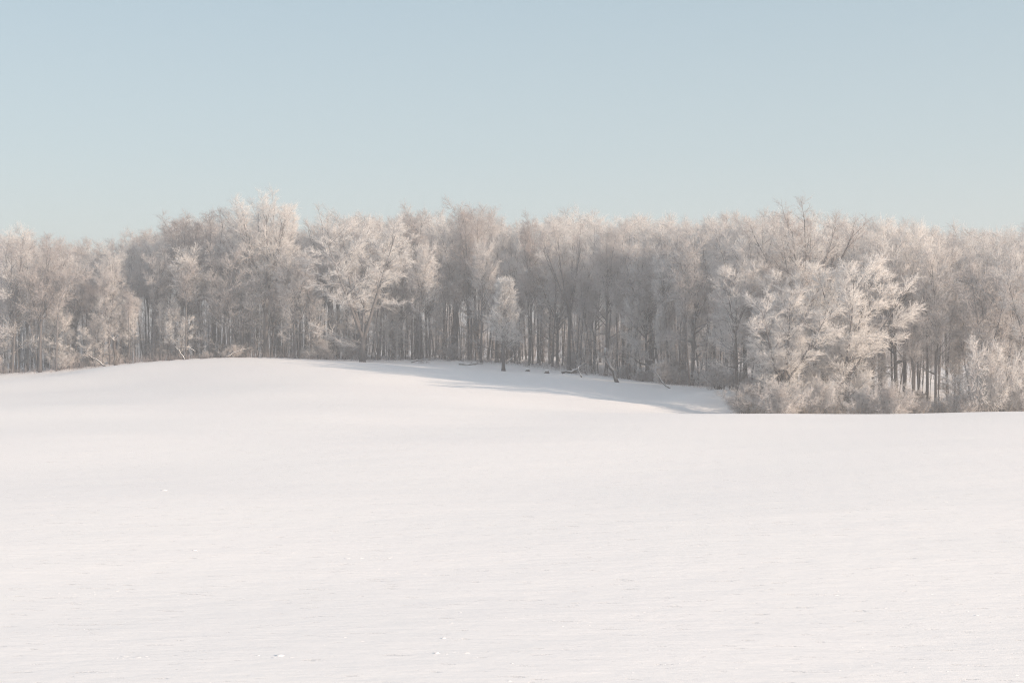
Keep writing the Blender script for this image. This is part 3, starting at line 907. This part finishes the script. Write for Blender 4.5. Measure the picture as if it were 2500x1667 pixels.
stalks('dry_grass', 2600, (1800, 2560, -13, -4), .5, 1.9, 'tan dry grass and stalks standing along the foot of the copse', .55, M_STALK, 1)
stalks('brambles', 2600, (-40, 1760, -4, 6), .3, 1.3, 'dark frosted brambles and weed stems along the wood edge', .45, M_TWIG, 2)

# lumps of wind crust on the field
def crust():
    r = np.random.default_rng(9)
    base = np.array([(1, 0, 0), (-1, 0, 0), (0, 1, 0), (0, -1, 0), (0, 0, 1), (0, 0, -1.)])
    th = np.arange(7)/7*2*math.pi
    ring0 = np.stack([np.cos(th), np.sin(th), -.25+0*th], -1); ring1 = np.stack([.72*np.cos(th+.3), .72*np.sin(th+.3), .6+0*th], -1)
    unitv = np.concatenate([ring0, ring1, [[0, 0, 1.]]])
    fq = [(k, (k+1) % 7, 7+(k+1) % 7, 7+k) for k in range(7)]
    ft = [(7+k, 7+(k+1) % 7, 14) for k in range(7)]
    xs, ysv, sz = [], [], []
    for c in range(40):                       # drifted lines of broken crust
        y0 = 18*math.exp(r.uniform(0, 1)**1.3*math.log(95/18)); x0 = r.uniform(-.40, .40)*y0
        n = r.integers(3, 26)
        L = r.uniform(.3, 3.5)
        xs.append(x0+r.normal(0, L, n)); ysv.append(y0+r.normal(0, .10+.05*L, n)); sz.append(np.exp(r.normal(-4.2, .4, n)))
    n = 200                                   # scattered crumbs
    yy = 18*np.exp(r.uniform(0, 1, n)*math.log(70/18)); xs.append(r.uniform(-.42, .42, n)*yy); ysv.append(yy); sz.append(np.exp(r.normal(-4.5, .4, n)))
    for px, py, q in ((285, 1610, .06), (305, 1604, .09), (335, 1607, .08), (630, 1602, .08), (682, 1603, .12), (1066, 1597, .10), (1139, 1596, .08), (400, 1209, .14), (475, 1341, .10)):
        dd = CAM_Z*F/(py-833.5); xs.append([X(px, dd)]); ysv.append([dd]); sz.append([q*.4]); xs.append(X(px, dd)+r.normal(0, .12, 5)); ysv.append(dd+r.normal(0, .1, 5)); sz.append(q*.22*r.uniform(.5, 1.2, 5))
    xs = np.concatenate(xs); ysv = np.concatenate(ysv); sz = np.concatenate(sz)
    n = len(xs); zz = ground(xs, ysv)
    S = np.stack([sz*r.uniform(1, 2.8, n), sz*r.uniform(.7, 1.3, n), sz*np.where(sz > .04, .5, r.uniform(.12, .3, n))], -1)
    V = unitv[None]*S[:, None]*(1+r.normal(0, .14, (n, 15, 1)))+np.stack([xs, ysv, zz], -1)[:, None]
    off = (np.arange(n)*15)[:, None, None]
    Q = (np.array(fq)[None]+off).reshape(-1, 4); T3 = (np.array(ft)[None]+off).reshape(-1, 3)
    o = link('snow_crust', mesh_from('snow_crust', V.reshape(-1, 3), Q, T3, None, True), M_SNOW)
    o['kind'] = 'stuff'; o['label'] = 'scattered crumbs of wind-broken snow crust on the field'; o['category'] = 'snow'
crust()

# ------------------------------------------------------------------ the cold hazy air
def haze(density):
    import bmesh
    bm = bmesh.new()
    bmesh.ops.create_cube(bm, size=1)
    me = bpy.data.meshes.new('haze'); bm.to_mesh(me); bm.free()
    m, n, l = new_mat('haze')
    out = n.new('ShaderNodeOutputMaterial'); v = n.new('ShaderNodeVolumePrincipled')
    v.inputs['Color'].default_value = (.95, .96, 1.0, 1)
    v.inputs['Density'].default_value = density
    v.inputs['Anisotropy'].default_value = 0.2
    l.new(v.outputs[0], out.inputs['Volume'])
    o = link('haze', me, m)
    o.scale = (9200, 5200, 36); o.location = (0, 2200, 14)
    o['kind'] = 'stuff'; o['label'] = 'thin cold haze in the winter air'
HAZE = 0.0018
if HAZE: haze(HAZE)
